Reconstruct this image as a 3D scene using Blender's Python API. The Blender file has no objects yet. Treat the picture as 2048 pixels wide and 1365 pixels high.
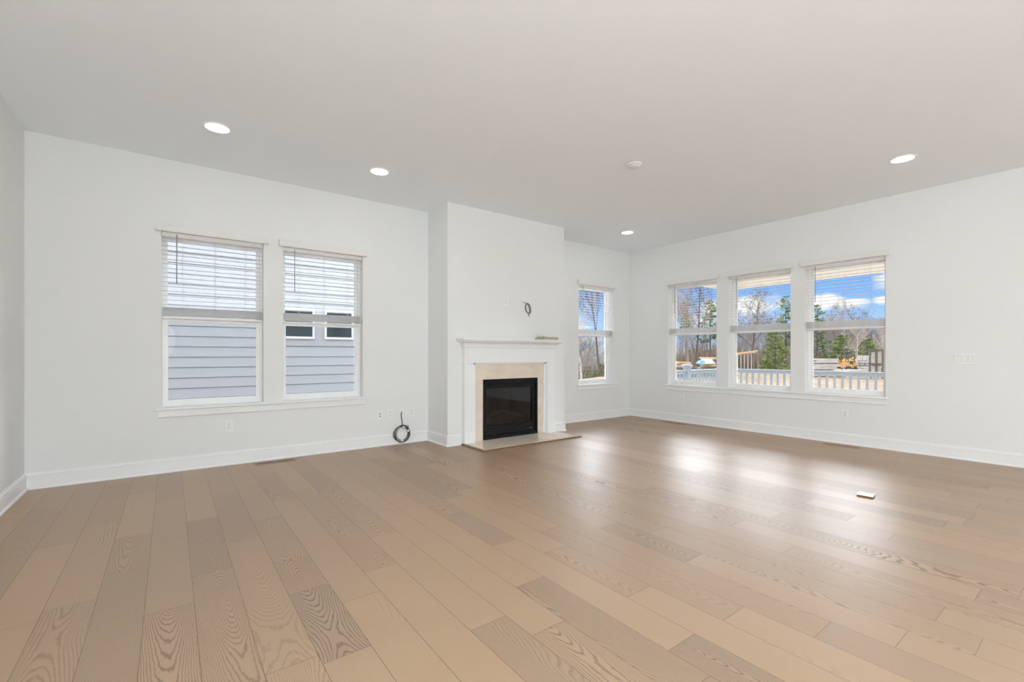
import bpy, bmesh, math, random
from mathutils import Vector, Matrix
PI = math.pi
scn = bpy.context.scene
C = scn.collection
# ------------------------------------------------------------------ camera
CAM_H = 1.153
cd = bpy.data.cameras.new('camera'); cam = bpy.data.objects.new('camera', cd); C.objects.link(cam)
cd.sensor_width = 36; cd.lens = 36 * 915.7 / 2048
cd.shift_x = 0.0; cd.shift_y = 26.1 / 2048
cam.location = (0, 0, CAM_H); cam.rotation_euler = (PI / 2, 0, -math.atan2(.5985, .8011))
cd.clip_start = .02; cd.clip_end = 3000
scn.camera = cam
scn.view_settings.view_transform = 'Standard'; scn.view_settings.look = 'None'
scn.view_settings.gamma = 1; scn.view_settings.use_curve_mapping = False
scn.view_settings.exposure = 0.07
try:
    scn.cycles.use_denoising = True
    scn.cycles.max_bounces = 12; scn.cycles.diffuse_bounces = 8; scn.cycles.transparent_max_bounces = 24
    scn.cycles.sample_clamp_indirect = 8
except Exception: pass
SKY = 1.12; SKY_HIGH = 2.6; GLARE_BANK = 19.5; SUN = 1.9; LENS = 25.0; GLOBE = 18.5

# ------------------------------------------------------------------ sky (procedural, by direction)
def srgb(r, g, b):
    f = lambda c: (c / 255) / 12.92 if c / 255 <= .04045 else ((c / 255 + .055) / 1.055) ** 2.4
    return (f(r), f(g), f(b), 1)
W = bpy.data.worlds.new('sky'); scn.world = W; W.use_nodes = True
nt = W.node_tree; nt.nodes.clear(); NN = nt.nodes; LL = nt.links
def wmath(op, a, b=None, c=None):
    n = NN.new('ShaderNodeMath'); n.operation = op
    for i, v in enumerate((a, b, c)):
        if v is None: continue
        if isinstance(v, (int, float)): n.inputs[i].default_value = v
        else: LL.new(v, n.inputs[i])
    return n.outputs[0]
tc = NN.new('ShaderNodeTexCoord'); sep = NN.new('ShaderNodeSeparateXYZ'); LL.new(tc.outputs['Generated'], sep.inputs[0])
X_, Y_, Z_ = sep.outputs
az = wmath('ARCTAN2', X_, Y_)
ramp = NN.new('ShaderNodeValToRGB'); LL.new(wmath('MULTIPLY_ADD', Z_, 1.0, 0.0), ramp.inputs[0])
els = ramp.color_ramp.elements
els[0].position = 0.0; els[0].color = srgb(200, 222, 248)
els[1].position = 1.0; els[1].color = srgb(190, 208, 235)
for p_, c_ in ((.05, (168, 206, 250)), (.11, (128, 180, 245)), (.17, (104, 160, 238)), (.32, (120, 170, 236))):
    e = els.new(p_); e.color = srgb(*c_)
noi = NN.new('ShaderNodeTexNoise'); noi.inputs['Scale'].default_value = 14; noi.inputs['Detail'].default_value = 7
mpn = NN.new('ShaderNodeMapping'); mpn.inputs['Scale'].default_value = (1, 1, 2.2)
LL.new(tc.outputs['Generated'], mpn.inputs[0]); LL.new(mpn.outputs[0], noi.inputs['Vector'])
nv = noi.outputs['Fac']
noi2 = NN.new('ShaderNodeTexNoise'); noi2.inputs['Scale'].default_value = 3.2; noi2.inputs['Detail'].default_value = 6
LL.new(tc.outputs['Generated'], noi2.inputs['Vector'])
def px_dir(px, py):
    t = (px - 1024) / 915.7
    v = Vector((.5985 + .8011 * t, .8011 - .5985 * t, (708.6 - py) / 915.7)).normalized()
    return math.atan2(v.x, v.y), v.z
acc = None
# clouds: direction (azimuth, sine of elevation) and angular size
for (cx, cy, wx, wy) in ((1500, 612, 44, 22), (1545, 607, 34, 14), (1648, 604, 34, 15), (1705, 609, 40, 9), (1766, 603, 20, 9), (1770, 560, 28, 16),
                         (1190, 681, 34, 7), (1418, 622, 30, 26), (1160, 655, 30, 5)):
    a0, e0 = px_dir(cx, cy); k = 1 / (1 + ((cx - 1024) / 915.7) ** 2)
    wa = wx / 915.7 * k; we = wy / 915.7 * math.sqrt(k)
    da = wmath('MULTIPLY', wmath('SUBTRACT', az, a0), 1 / wa); de = wmath('MULTIPLY', wmath('SUBTRACT', Z_, e0), 1 / we)
    r2 = wmath('ADD', wmath('MULTIPLY', da, da), wmath('MULTIPLY', de, de))
    v = wmath('SUBTRACT', 1.0, r2)
    acc = v if acc is None else wmath('MAXIMUM', acc, v)
blob = wmath('ADD', wmath('MAXIMUM', acc, -1.5), wmath('MULTIPLY', wmath('SUBTRACT', nv, .5), 6.5))
m1 = NN.new('ShaderNodeMapRange'); m1.interpolation_type = 'SMOOTHSTEP'; LL.new(blob, m1.inputs[0]); m1.inputs[1].default_value = -.5; m1.inputs[2].default_value = 1.3
hi = NN.new('ShaderNodeMapRange'); LL.new(Z_, hi.inputs[0]); hi.inputs[1].default_value = .25; hi.inputs[2].default_value = .6; hi.inputs[3].default_value = -.3; hi.inputs[4].default_value = .35
m2 = NN.new('ShaderNodeMapRange'); m2.interpolation_type = 'SMOOTHSTEP'; LL.new(wmath('ADD', noi2.outputs['Fac'], hi.outputs[0]), m2.inputs[0]); m2.inputs[1].default_value = .45; m2.inputs[2].default_value = .75
cl = wmath('MAXIMUM', m1.outputs[0], m2.outputs[0])
mixc = NN.new('ShaderNodeMix'); mixc.data_type = 'RGBA'; LL.new(cl, mixc.inputs[0]); LL.new(ramp.outputs[0], mixc.inputs[6]); mixc.inputs[7].default_value = srgb(250, 250, 252)
# added white cloud deck above the view, brightened for daylight and floor glare
cd_ = NN.new('ShaderNodeMapRange'); cd_.interpolation_type = 'SMOOTHSTEP'; LL.new(wmath('MULTIPLY_ADD', noi2.outputs['Fac'], .06, Z_), cd_.inputs[0])
cd_.inputs[1].default_value = .195; cd_.inputs[2].default_value = .27; cd_.inputs[3].default_value = 0; cd_.inputs[4].default_value = 1
mixd = NN.new('ShaderNodeMix'); mixd.data_type = 'RGBA'; LL.new(cd_.outputs[0], mixd.inputs[0]); LL.new(mixc.outputs[2], mixd.inputs[6]); mixd.inputs[7].default_value = srgb(240, 246, 255)
mixc = mixd
bgn = NN.new('ShaderNodeBackground'); _a = NN.new('ShaderNodeMapRange'); _a.interpolation_type = 'SMOOTHSTEP'; LL.new(wmath('ABSOLUTE', wmath('SUBTRACT', az, .85)), _a.inputs[0]); 
_e = NN.new('ShaderNodeMapRange'); _e.interpolation_type = 'SMOOTHSTEP'; LL.new(Z_, _e.inputs[0]); 
_a.inputs[1].default_value, _a.inputs[2].default_value, _a.inputs[3].default_value, _a.inputs[4].default_value = 1.0, 1.5, 1, 0
_e.inputs[1].default_value, _e.inputs[2].default_value, _e.inputs[3].default_value, _e.inputs[4].default_value = .42, .62, 1, 0
high = wmath('MULTIPLY_ADD', wmath('MULTIPLY', _a.outputs[0], _e.outputs[0]), GLARE_BANK - SKY_HIGH, SKY_HIGH)   # added out-of-view bright bank, drives the window glare on the floor
LL.new(wmath('MULTIPLY_ADD', cd_.outputs[0], wmath('SUBTRACT', high, SKY), SKY), bgn.inputs['Strength']); LL.new(mixc.outputs[2], bgn.inputs[0])
wo = NN.new('ShaderNodeOutputWorld'); LL.new(bgn.outputs[0], wo.inputs[0])
sl = bpy.data.lights.new('sun', 'SUN'); sl.energy = SUN; sl.angle = .009; sl.color = (1, .95, .87)
so = bpy.data.objects.new('sun', sl); C.objects.link(so)
so.rotation_euler = Vector((.62, .46, -.62)).to_track_quat('-Z', 'Y').to_euler()

# ------------------------------------------------------------------ helpers
class MB:
    """collects shapes, then links them as one mesh object"""
    def __init__(s): s.v = []; s.f = []; s.m = []; s.sm = []
    def add(s, vs, fs, mi=0, smooth=False):
        b = len(s.v); s.v += [tuple(v) for v in vs]
        for f in fs: s.f.append([i + b for i in f]); s.m.append(mi); s.sm.append(smooth)
        return s
    def box(s, x0, x1, y0, y1, z0, z1, mi=0, mat=None):
        vs = [Vector((x, y, z)) for z in (z0, z1) for y in (y0, y1) for x in (x0, x1)]
        if mat: vs = [mat @ v for v in vs]
        return s.add(vs, [(0, 2, 3, 1), (4, 5, 7, 6), (0, 1, 5, 4), (2, 6, 7, 3), (0, 4, 6, 2), (1, 3, 7, 5)], mi)
    def ring(s, x0, x1, z0, z1, y0, y1, l, r, b, t, mi=0):
        """rectangular frame in the XZ plane with member widths l r b t"""
        s.box(x0, x0 + l, y0, y1, z0, z1, mi); s.box(x1 - r, x1, y0, y1, z0, z1, mi)
        s.box(x0 + l, x1 - r, y0, y1, z0, z0 + b, mi); s.box(x0 + l, x1 - r, y0, y1, z1 - t, z1, mi)
        return s
    def cyl(s, p0, p1, r0, r1=None, n=16, mi=0, caps=True, smooth=True):
        r1 = r0 if r1 is None else r1; p0 = Vector(p0); p1 = Vector(p1); d = (p1 - p0).normalized()
        a = d.orthogonal().normalized(); b = d.cross(a)
        vs = [p0 + (a * math.cos(2 * PI * i / n) + b * math.sin(2 * PI * i / n)) * r0 for i in range(n)]
        vs += [p1 + (a * math.cos(2 * PI * i / n) + b * math.sin(2 * PI * i / n)) * r1 for i in range(n)]
        s.add(vs, [(i, (i + 1) % n, n + (i + 1) % n, n + i) for i in range(n)], mi, smooth)
        if caps: s.add(vs[:n], [tuple(reversed(range(n)))], mi); s.add(vs[n:], [tuple(range(n))], mi)
        return s
    def tube(s, pts, r, n=8, mi=0):
        pts = [Vector(p) for p in pts]; rings = []; a = None
        for i, p in enumerate(pts):
            d = (pts[min(i + 1, len(pts) - 1)] - pts[max(i - 1, 0)]).normalized()
            a = d.orthogonal().normalized() if a is None else (a - d * a.dot(d)).normalized(); b = d.cross(a)
            rr = r[i] if isinstance(r, (list, tuple)) else r
            rings.append([p + (a * math.cos(2 * PI * k / n) + b * math.sin(2 * PI * k / n)) * rr for k in range(n)])
        vs = [v for g in rings for v in g]
        fs = [(i * n + k, i * n + (k + 1) % n, (i + 1) * n + (k + 1) % n, (i + 1) * n + k) for i in range(len(pts) - 1) for k in range(n)]
        s.add(vs, fs, mi, True); s.add(rings[0], [tuple(reversed(range(n)))], mi); s.add(rings[-1], [tuple(range(n))], mi)
        return s
    def lathe(s, prof, n=32, mi=0, mat=None):
        vs = []
        for (r, z) in prof:
            for k in range(n):
                v = Vector((r * math.cos(2 * PI * k / n), r * math.sin(2 * PI * k / n), z)); vs.append(mat @ v if mat else v)
        fs = [(i * n + k, i * n + (k + 1) % n, (i + 1) * n + (k + 1) % n, (i + 1) * n + k) for i in range(len(prof) - 1) for k in range(n)]
        return s.add(vs, fs, mi, True)
    def sweep(s, path, prof, mi=0, closed=False):
        """sweep a profile [(out,z)] along an XY polyline with mitred corners; 'out' is to the left of travel"""
        n = len(path); P = [Vector((p[0], p[1])) for p in path]; rings = []
        for i in range(n):
            dn = (P[(i + 1) % n] - P[i]).normalized() if (i < n - 1 or closed) else None
            dp = (P[i] - P[i - 1]).normalized() if (i > 0 or closed) else None
            if dn is None: dn = dp
            if dp is None: dp = dn
            n1 = Vector((-dp.y, dp.x)); n2 = Vector((-dn.y, dn.x)); m = (n1 + n2); m = m / m.dot(n1) if m.length > 1e-6 else n1
            rings.append([Vector((P[i].x + m.x * o, P[i].y + m.y * o, z)) for (o, z) in prof])
        k = len(prof); vs = [v for g in rings for v in g]; seg = n if closed else n - 1
        fs = [(i * k + j, ((i + 1) % n) * k + j, ((i + 1) % n) * k + (j + 1) % k, i * k + (j + 1) % k) for i in range(seg) for j in range(k)]
        s.add(vs, fs, mi)
        if not closed: s.add(rings[0], [tuple(range(k))], mi); s.add(rings[-1], [tuple(reversed(range(k)))], mi)
        return s
    def build(s, name, mats, parent=None, bevel=0, loc=None):
        me = bpy.data.meshes.new(name); me.from_pydata(s.v, [], s.f)
        for m in (mats if isinstance(mats, (list, tuple)) else [mats]): me.materials.append(m)
        me.polygons.foreach_set('material_index', s.m); me.polygons.foreach_set('use_smooth', s.sm)
        bm = bmesh.new(); bm.from_mesh(me); bmesh.ops.remove_doubles(bm, verts=bm.verts, dist=1e-6) if len(s.v) < 20000 and bevel else None
        bmesh.ops.recalc_face_normals(bm, faces=bm.faces); bm.to_mesh(me); bm.free(); me.update()
        o = bpy.data.objects.new(name, me); C.objects.link(o)
        if parent is not None: o.parent = parent
        if loc: o.location = loc
        if bevel:
            md = o.modifiers.new('bevel', 'BEVEL'); md.width = bevel; md.segments = 2; md.limit_method = 'ANGLE'; md.angle_limit = .6
        return o
def tag(o, label, cat, group=None, kind=None):
    o['label'] = label; o['category'] = cat
    if group: o['group'] = group
    if kind: o['kind'] = kind
    return o
def thing(name, label, cat, loc=(0, 0, 0), rz=0, group=None, rot=None):
    o = bpy.data.objects.new(name, None); C.objects.link(o); o.location = loc; o.rotation_euler = rot or (0, 0, rz); o.empty_display_size = .1
    return tag(o, label, cat, group)
def struct(o, label=None):
    o['kind'] = 'structure'
    if label: o['label'] = label
    return o
# ------------------------------------------------------------------ materials
MT = {}
def mat(name, col, rough=.5, metal=0, spec=.5, emit=None, est=0, noise=None, bump=0, bscale=200, coat=0):
    m = bpy.data.materials.new(name); m.use_nodes = True; t = m.node_tree; b = t.nodes['Principled BSDF']
    col = tuple(col) + ((1,) if len(col) == 3 else ())
    b.inputs['Base Color'].default_value = col; b.inputs['Roughness'].default_value = rough; b.inputs['Metallic'].default_value = metal
    b.inputs['Specular IOR Level'].default_value = spec; b.inputs['Coat Weight'].default_value = coat; b.inputs['Coat Roughness'].default_value = .1
    if emit: b.inputs['Emission Color'].default_value = tuple(emit) + (1,); b.inputs['Emission Strength'].default_value = est
    co = t.nodes.new('ShaderNodeTexCoord')
    if noise:   # (scale, second colour, stretch)
        n = t.nodes.new('ShaderNodeTexNoise'); n.inputs['Scale'].default_value = noise[0]; n.inputs['Detail'].default_value = 5
        mp = t.nodes.new('ShaderNodeMapping'); mp.inputs['Scale'].default_value = noise[2] if len(noise) > 2 else (1, 1, 1)
        r = t.nodes.new('ShaderNodeMapRange'); r.inputs[1].default_value = .35; r.inputs[2].default_value = .65
        x = t.nodes.new('ShaderNodeMix'); x.data_type = 'RGBA'; x.inputs[6].default_value = col; x.inputs[7].default_value = tuple(noise[1]) + ((1,) if len(noise[1]) == 3 else ())
        t.links.new(co.outputs['Object'], mp.inputs[0]); t.links.new(mp.outputs[0], n.inputs['Vector']); t.links.new(n.outputs['Fac'], r.inputs[0])
        t.links.new(r.outputs[0], x.inputs[0]); t.links.new(x.outputs[2], b.inputs['Base Color'])
    if bump:
        n = t.nodes.new('ShaderNodeTexNoise'); n.inputs['Scale'].default_value = bscale; n.inputs['Detail'].default_value = 3
        bp = t.nodes.new('ShaderNodeBump'); bp.inputs['Strength'].default_value = bump; bp.inputs['Distance'].default_value = .002
        t.links.new(co.outputs['Object'], n.inputs['Vector']); t.links.new(n.outputs['Fac'], bp.inputs['Height']); t.links.new(bp.outputs[0], b.inputs['Normal'])
    MT[name] = m; return m
M_WALL = mat('painted_wall', (.80, .808, .80), .75, spec=.3, bump=.12, bscale=160)
M_CEIL = mat('painted_ceiling', (.90, .94, .985), .85, spec=.2, bump=.1, bscale=120)
M_TRIM = mat('white_trim_paint', (.86, .865, .87), .32, noise=(3, (.84, .845, .85)))
M_VINYL = mat('white_vinyl', (.91, .91, .90), .35, noise=(4, (.85, .85, .84)))
M_SLAT = mat('blind_slat_white', (.83, .825, .81), .45, noise=(6, (.80, .79, .775)))
M_VAL = mat('blind_valance_white', (.80, .79, .775), .5, noise=(6, (.78, .77, .755)))
M_CORD = mat('blind_cord', (.70, .69, .67), .8, noise=(80, (.62, .61, .6)))
M_WAND = mat('clear_grey_wand', (.30, .31, .32), .25, noise=(30, (.36, .37, .38)))
M_PLATE = mat('outlet_plastic', (.86, .86, .86), .3, noise=(30, (.84, .84, .84)))
M_GAP = mat('outlet_shadow_gap', (.52, .52, .52), .5, noise=(30, (.48, .48, .48)))
M_SLOT = mat('dark_slot', (.05, .05, .055), .6, noise=(90, (.08, .08, .085)))
M_METAL = mat('brushed_metal', (.6, .6, .6), .3, 1, noise=(60, (.5, .5, .5)))
M_CABLE = mat('dark_cable', (.045, .04, .035), .45, noise=(60, (.08, .07, .06)))
M_CABLE2 = mat('grey_cable', (.45, .43, .39), .45, noise=(60, (.38, .36, .33)))
M_TAPE = mat('white_tape', (.8, .8, .78), .6, noise=(60, (.72, .72, .7)))
M_VENT = mat('bronze_vent_frame', srgb(158, 130, 106), .45, noise=(12, srgb(140, 114, 92)))
M_VENTW = mat('wood_tone_vent', srgb(172, 142, 110), .45, noise=(12, srgb(160, 130, 98)))
M_BLACKM = mat('black_metal', (.006, .006, .008), .4, spec=.15, noise=(30, (.018, .018, .02)))
M_FIREIN = mat('firebox_interior', (.01, .01, .01), .8, noise=(8, (.03, .028, .026)))
M_LOG = mat('ceramic_log', (.60, .34, .16), .9, noise=(14, (.55, .52, .48), (1, 1, .4)), bump=.8, bscale=60)
M_EMBER = mat('ember_bed', (.12, .11, .10), .9, noise=(70, (.45, .43, .40)), bump=.8, bscale=90)
M_MARBLE = mat('cream_marble', srgb(226, 214, 198), .12, noise=(5, srgb(218, 203, 184), (1, 1, 2)))
M_HWOOD = mat('hearth_border_wood', srgb(150, 118, 86), .4, noise=(30, srgb(120, 90, 64), (1, 6, 6)))
M_BOOKA = mat('book_cover_dark_green', srgb(42, 50, 30), .4, noise=(20, srgb(62, 62, 34)))
M_BOOKB = mat('booklet_cover', srgb(40, 46, 36), .4, noise=(30, srgb(104, 96, 84), (1, 1, 1)))
M_PAGES = mat('book_pages', srgb(222, 214, 190), .8, noise=(150, srgb(205, 196, 170), (1, 1, 10)))
M_TILET = mat('tile_sample_top', srgb(236, 234, 230), .25, noise=(40, srgb(190, 176, 160)))
M_TILES = mat('tile_sample_edge', srgb(140, 100, 66), .7, noise=(50, srgb(110, 78, 50)))
M_LENS = mat('lamp_lens', (1, 1, 1), .4, emit=(.95, .975, 1), est=LENS)
M_GLOBE = mat('fill_globe_glow', (1, 1, 1), .4, emit=(.86, .95, 1), est=GLOBE)  # glow of the added fill globes
M_SIDING = mat('grey_lap_siding', srgb(184, 188, 195), .6, noise=(9, srgb(177, 182, 190), (.4, 1, 6)))
M_EXTTRIM = mat('exterior_white_trim', (.82, .83, .84), .5, noise=(5, (.79, .8, .81)))
M_CREAM = mat('porch_cream_paint', srgb(244, 241, 234), .6, noise=(6, srgb(236, 232, 224)))
M_RAIL = mat('porch_railing_vinyl', srgb(186, 196, 202), .5, noise=(5, srgb(178, 189, 196)))
M_DECK = mat('deck_boards', srgb(196, 190, 182), .7, noise=(12, srgb(180, 172, 164), (6, 1, 1)))
M_DARKGL = mat('dark_room_glass', (.02, .035, .04), .06, spec=.12, noise=(1.2, (.05, .08, .085)))
def glass_mat(name, tint, rough, refl):
    m = bpy.data.materials.new(name); m.use_nodes = True; t = m.node_tree; t.nodes.clear()
    o = t.nodes.new('ShaderNodeOutputMaterial'); x = t.nodes.new('ShaderNodeMixShader'); a = t.nodes.new('ShaderNodeBsdfTransparent'); g = t.nodes.new('ShaderNodeBsdfGlossy')
    fr = t.nodes.new('ShaderNodeFresnel'); fr.inputs[0].default_value = refl; a.inputs[0].default_value = tuple(tint) + (1,); g.inputs['Roughness'].default_value = rough
    n = t.nodes.new('ShaderNodeTexNoise'); n.inputs['Scale'].default_value = 2; bp = t.nodes.new('ShaderNodeBump'); bp.inputs['Strength'].default_value = .02
    t.links.new(n.outputs['Fac'], bp.inputs['Height']); t.links.new(bp.outputs[0], g.inputs['Normal'])
    t.links.new(fr.outputs[0], x.inputs[0]); t.links.new(a.outputs[0], x.inputs[1]); t.links.new(g.outputs[0], x.inputs[2]); t.links.new(x.outputs[0], o.inputs[0]); return m
M_GLASS = glass_mat('window_glass', (.985, .99, .988), .02, 1.10)
M_SCREEN = bpy.data.materials.new('insect_screen'); M_SCREEN.use_nodes = True
_t = M_SCREEN.node_tree; _b = _t.nodes['Principled BSDF']; _b.inputs['Base Color'].default_value = (.10, .10, .11, 1); _b.inputs['Roughness'].default_value = .8; _b.inputs['Alpha'].default_value = .2
M_FGLASS = glass_mat('fireplace_glass', (.40, .40, .42), .03, 1.5)

# ------------------------------------------------------------------ oak plank floor
def floor_material():
    m = bpy.data.materials.new('oak_planks'); m.use_nodes = True; t = m.node_tree; b = t.nodes['Principled BSDF']; N = t.nodes; L = t.links
    def mt(op, a, b_=None, c=None):
        n = N.new('ShaderNodeMath'); n.operation = op
        for i, v in enumerate((a, b_, c)):
            if v is None: continue
            if isinstance(v, (int, float)): n.inputs[i].default_value = v
            else: L.new(v, n.inputs[i])
        return n.outputs[0]
    def comb(x, y, z):
        n = N.new('ShaderNodeCombineXYZ')
        for i, v in enumerate((x, y, z)):
            if isinstance(v, (int, float)): n.inputs[i].default_value = v
            else: L.new(v, n.inputs[i])
        return n.outputs[0]
    def noise(vec, sc, det=4, rough=.5):
        n = N.new('ShaderNodeTexNoise'); n.inputs['Scale'].default_value = sc; n.inputs['Detail'].default_value = det; n.inputs['Roughness'].default_value = rough; L.new(vec, n.inputs['Vector']); return n.outputs['Fac']
    def mix(f, a, b_, typ='MIX'):
        n = N.new('ShaderNodeMix'); n.data_type = 'RGBA'; n.blend_type = typ
        if isinstance(f, (int, float)): n.inputs[0].default_value = f
        else: L.new(f, n.inputs[0])
        for i, v in ((6, a), (7, b_)):
            if isinstance(v, tuple): n.inputs[i].default_value = v
            else: L.new(v, n.inputs[i])
        return n.outputs[2]
    def smooth(v, a, b_, c=0, d=1):
        n = N.new('ShaderNodeMapRange'); n.interpolation_type = 'SMOOTHSTEP'; L.new(v, n.inputs[0])
        for i, q in enumerate((a, b_, c, d)): n.inputs[i + 1].default_value = q
        return n.outputs[0]
    at = N.new('ShaderNodeAttribute'); at.attribute_name = 'plank'; sp = N.new('ShaderNodeSeparateColor'); L.new(at.outputs['Color'], sp.inputs[0])
    tone, seed, grain = sp.outputs; cath = at.outputs['Alpha']
    uv = N.new('ShaderNodeUVMap'); uv.uv_map = 'plank_uv'; s2 = N.new('ShaderNodeSeparateXYZ'); L.new(uv.outputs[0], s2.inputs[0]); u, v = s2.outputs[0], s2.outputs[1]   # metres: u across (-.09..+.09), v along
    sd = mt('MULTIPLY', seed, 97.0)
    n1 = noise(comb(mt('MULTIPLY', u, 4.0), mt('MULTIPLY', v, .9), sd), 1.0, 1)
    n2 = noise(comb(mt('MULTIPLY', u, 22.0), mt('MULTIPLY', v, 5.0), sd), 1.0, 4)
    # growth rings cut by the board face: the board wanders in and out of the log, which draws the arches
    depth = mt('ADD', mt('MULTIPLY', mt('SUBTRACT', n1, .5), .20), mt('MULTIPLY', mt('SINE', mt('ADD', mt('MULTIPLY', v, 1.7), sd)), .10))
    cx = mt('SUBTRACT', u, mt('MULTIPLY', mt('SUBTRACT', cath, .5), .30))
    r = mt('SQRT', mt('ADD', mt('MULTIPLY', cx, cx), mt('MULTIPLY', depth, depth)))
    r = mt('ADD', r, mt('MULTIPLY', mt('SUBTRACT', n2, .5), .013))
    r = mt('ADD', r, mt('MULTIPLY', mt('SUBTRACT', noise(comb(mt('MULTIPLY', u, 90.0), mt('MULTIPLY', v, 38.0), sd), 1.0, 3), .5), .0030))
    ph = mt('MULTIPLY', r, 2 * PI / .0075)
    ring = mt('MULTIPLY_ADD', mt('SINE', ph), .5, .5)
    ring = smooth(ring, .62, 1.0)
    fib = noise(comb(mt('MULTIPLY', u, 330.0), mt('MULTIPLY', v, 7.0), sd), 1.0, 2)
    pore = smooth(noise(comb(mt('MULTIPLY', u, 560.0), mt('MULTIPLY', v, 22.0), sd), 1.0, 2), .60, .72)
    ringp = mt('MULTIPLY', ring, mt('MULTIPLY_ADD', fib, .9, .35))
    tonen = noise(comb(mt('MULTIPLY', u, 3.0), mt('MULTIPLY', v, .8), sd), 1.0, 3)
    base = mix(tone, FL_A, FL_B)
    base = mix(mt('MULTIPLY', tonen, .35), base, FL_C)
    g = mt('MINIMUM', mt('MULTIPLY', mt('MULTIPLY', ringp, grain), 1.0), .8)
    col = mix(g, base, FL_G)
    col = mix(mt('MULTIPLY', pore, mt('MULTIPLY_ADD', grain, .22, .05)), col, FL_G)
    col = mix(mt('MULTIPLY', fib, .10), col, FL_G)
    vor = N.new('ShaderNodeTexVoronoi'); vor.inputs['Scale'].default_value = 1.0; L.new(comb(mt('MULTIPLY', u, 5.0), mt('MULTIPLY', v, 2.4), sd), vor.inputs['Vector'])
    knot = mt('MULTIPLY', smooth(vor.outputs['Distance'], .012, .03, 1, 0), mt('GREATER_THAN', mt('FRACT', mt('MULTIPLY', sd, 3.7)), .72))
    col = mix(mt('MULTIPLY', knot, .7), col, srgb(96, 78, 66))
    # seams: distance to the board's edges, in metres
    ed = N.new('ShaderNodeUVMap'); ed.uv_map = 'edge_uv'; s3 = N.new('ShaderNodeSeparateXYZ'); L.new(ed.outputs[0], s3.inputs[0])
    w = mt('MINIMUM', s3.outputs[0], mt('SUBTRACT', FW, s3.outputs[0]))
    le = N.new('ShaderNodeUVMap'); le.uv_map = 'end_uv'; s4 = N.new('ShaderNodeSeparateXYZ'); L.new(le.outputs[0], s4.inputs[0])
    e2 = mt('MINIMUM', s4.outputs[0], s4.outputs[1])
    gap = smooth(mt('MINIMUM', w, e2), .0006, .0019, 1, 0)
    col = mix(mt('MULTIPLY', gap, .75), col, srgb(88, 66, 48))
    L.new(col, b.inputs['Base Color'])
    b.inputs['Specular IOR Level'].default_value = .95
    rg = mt('ADD', mt('MULTIPLY', g, .16), mt('MULTIPLY_ADD', tonen, .06, FL_R)); L.new(rg, b.inputs['Roughness'])
    hgt = mt('SUBTRACT', mt('MULTIPLY', mt('SUBTRACT', 1.0, g), .5), gap)
    bp = N.new('ShaderNodeBump'); bp.inputs['Strength'].default_value = .35; bp.inputs['Distance'].default_value = .0012; L.new(hgt, bp.inputs['Height']); L.new(bp.outputs[0], b.inputs['Normal'])
    return m
FW = .1824; FX0 = .0904
FL_A = srgb(176, 147, 117); FL_B = srgb(158, 134, 110); FL_C = srgb(168, 133, 97); FL_G = srgb(108, 86, 70); FL_R = .37
XL, XR_, YN, YS = -.988, 6.93, 5.58, -6.0
HC = 3.05
joints = {-4: [3.846], -3: [2.893], -2: [3.184, 3.76], -1: [2.583, 3.519], 0: [2.884, 3.845], 1: [3.27], 2: [1.783, 2.389, 2.794, 3.6], 3: [2.168, 3.97], 4: [2.401, 3.341, 4.2],
          5: [1.631, 2.837], 6: [1.45, 3.281], 7: [.889, 1.799, 3.65], 8: [1.06, 2.273, 2.902], 9: [1.412, 2.013, 3.232], 10: [2.265], 11: [.756, 2.75], 12: [1.457, 2.073], 13: [1.839, 3.1],
          14: [.49, 2.327], 15: [1.185, 2.9], 16: [1.581], 17: [.3, 2.45], 19: [.878, 2.6], 20: [1.15], 21: [1.484, 3.2], 22: [1.81, 2.5], 24: [.643, 1.556], 27: [.849, 2.7], 28: [.553], 29: [.929, 2.2]}
# (row, y inside the board): (tone, grain strength, arch offset)
special = {(2, 2.1): (.95, .95, .5), (2, 2.6): (.25, .95, .55), (2, 3.2): (.45, .55, .5), (-1, 2.0): (.35, .85, .5), (0, 2.2): (.45, .7, .6), (5, 1.2): (.8, .45, .9), (7, 1.3): (.7, .8, .15), (6, 1.0): (.25, .75, .45),
           (8, .8): (.85, 1.0, .5), (9, 1.7): (.3, .5, .5), (8, 2.5): (.95, .2, .9), (12, 1.8): (1.0, .55, .5), (7, 2.5): (.1, .1, .9), (3, 2.9): (.35, .1, .8), (-3, 2.2): (.5, .5, .5), (1, 2.5): (.35, .35, .5),
           (4, 3.0): (.35, .5, .5), (5, 2.3): (.1, .08, .9), (3, 1.6): (.05, .15, .95), (4, 1.7): (.1, .1, .9), (6, 2.4): (.1, .1, .8), (14, 1.2): (.25, .8, .2), (22, 1.4): (1.0, .4, .5), (24, 1.2): (.9, .3, .5), (17, 1.5): (.2, .9, .5), (13, 1.2): (.3, .6, .2)}
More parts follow.
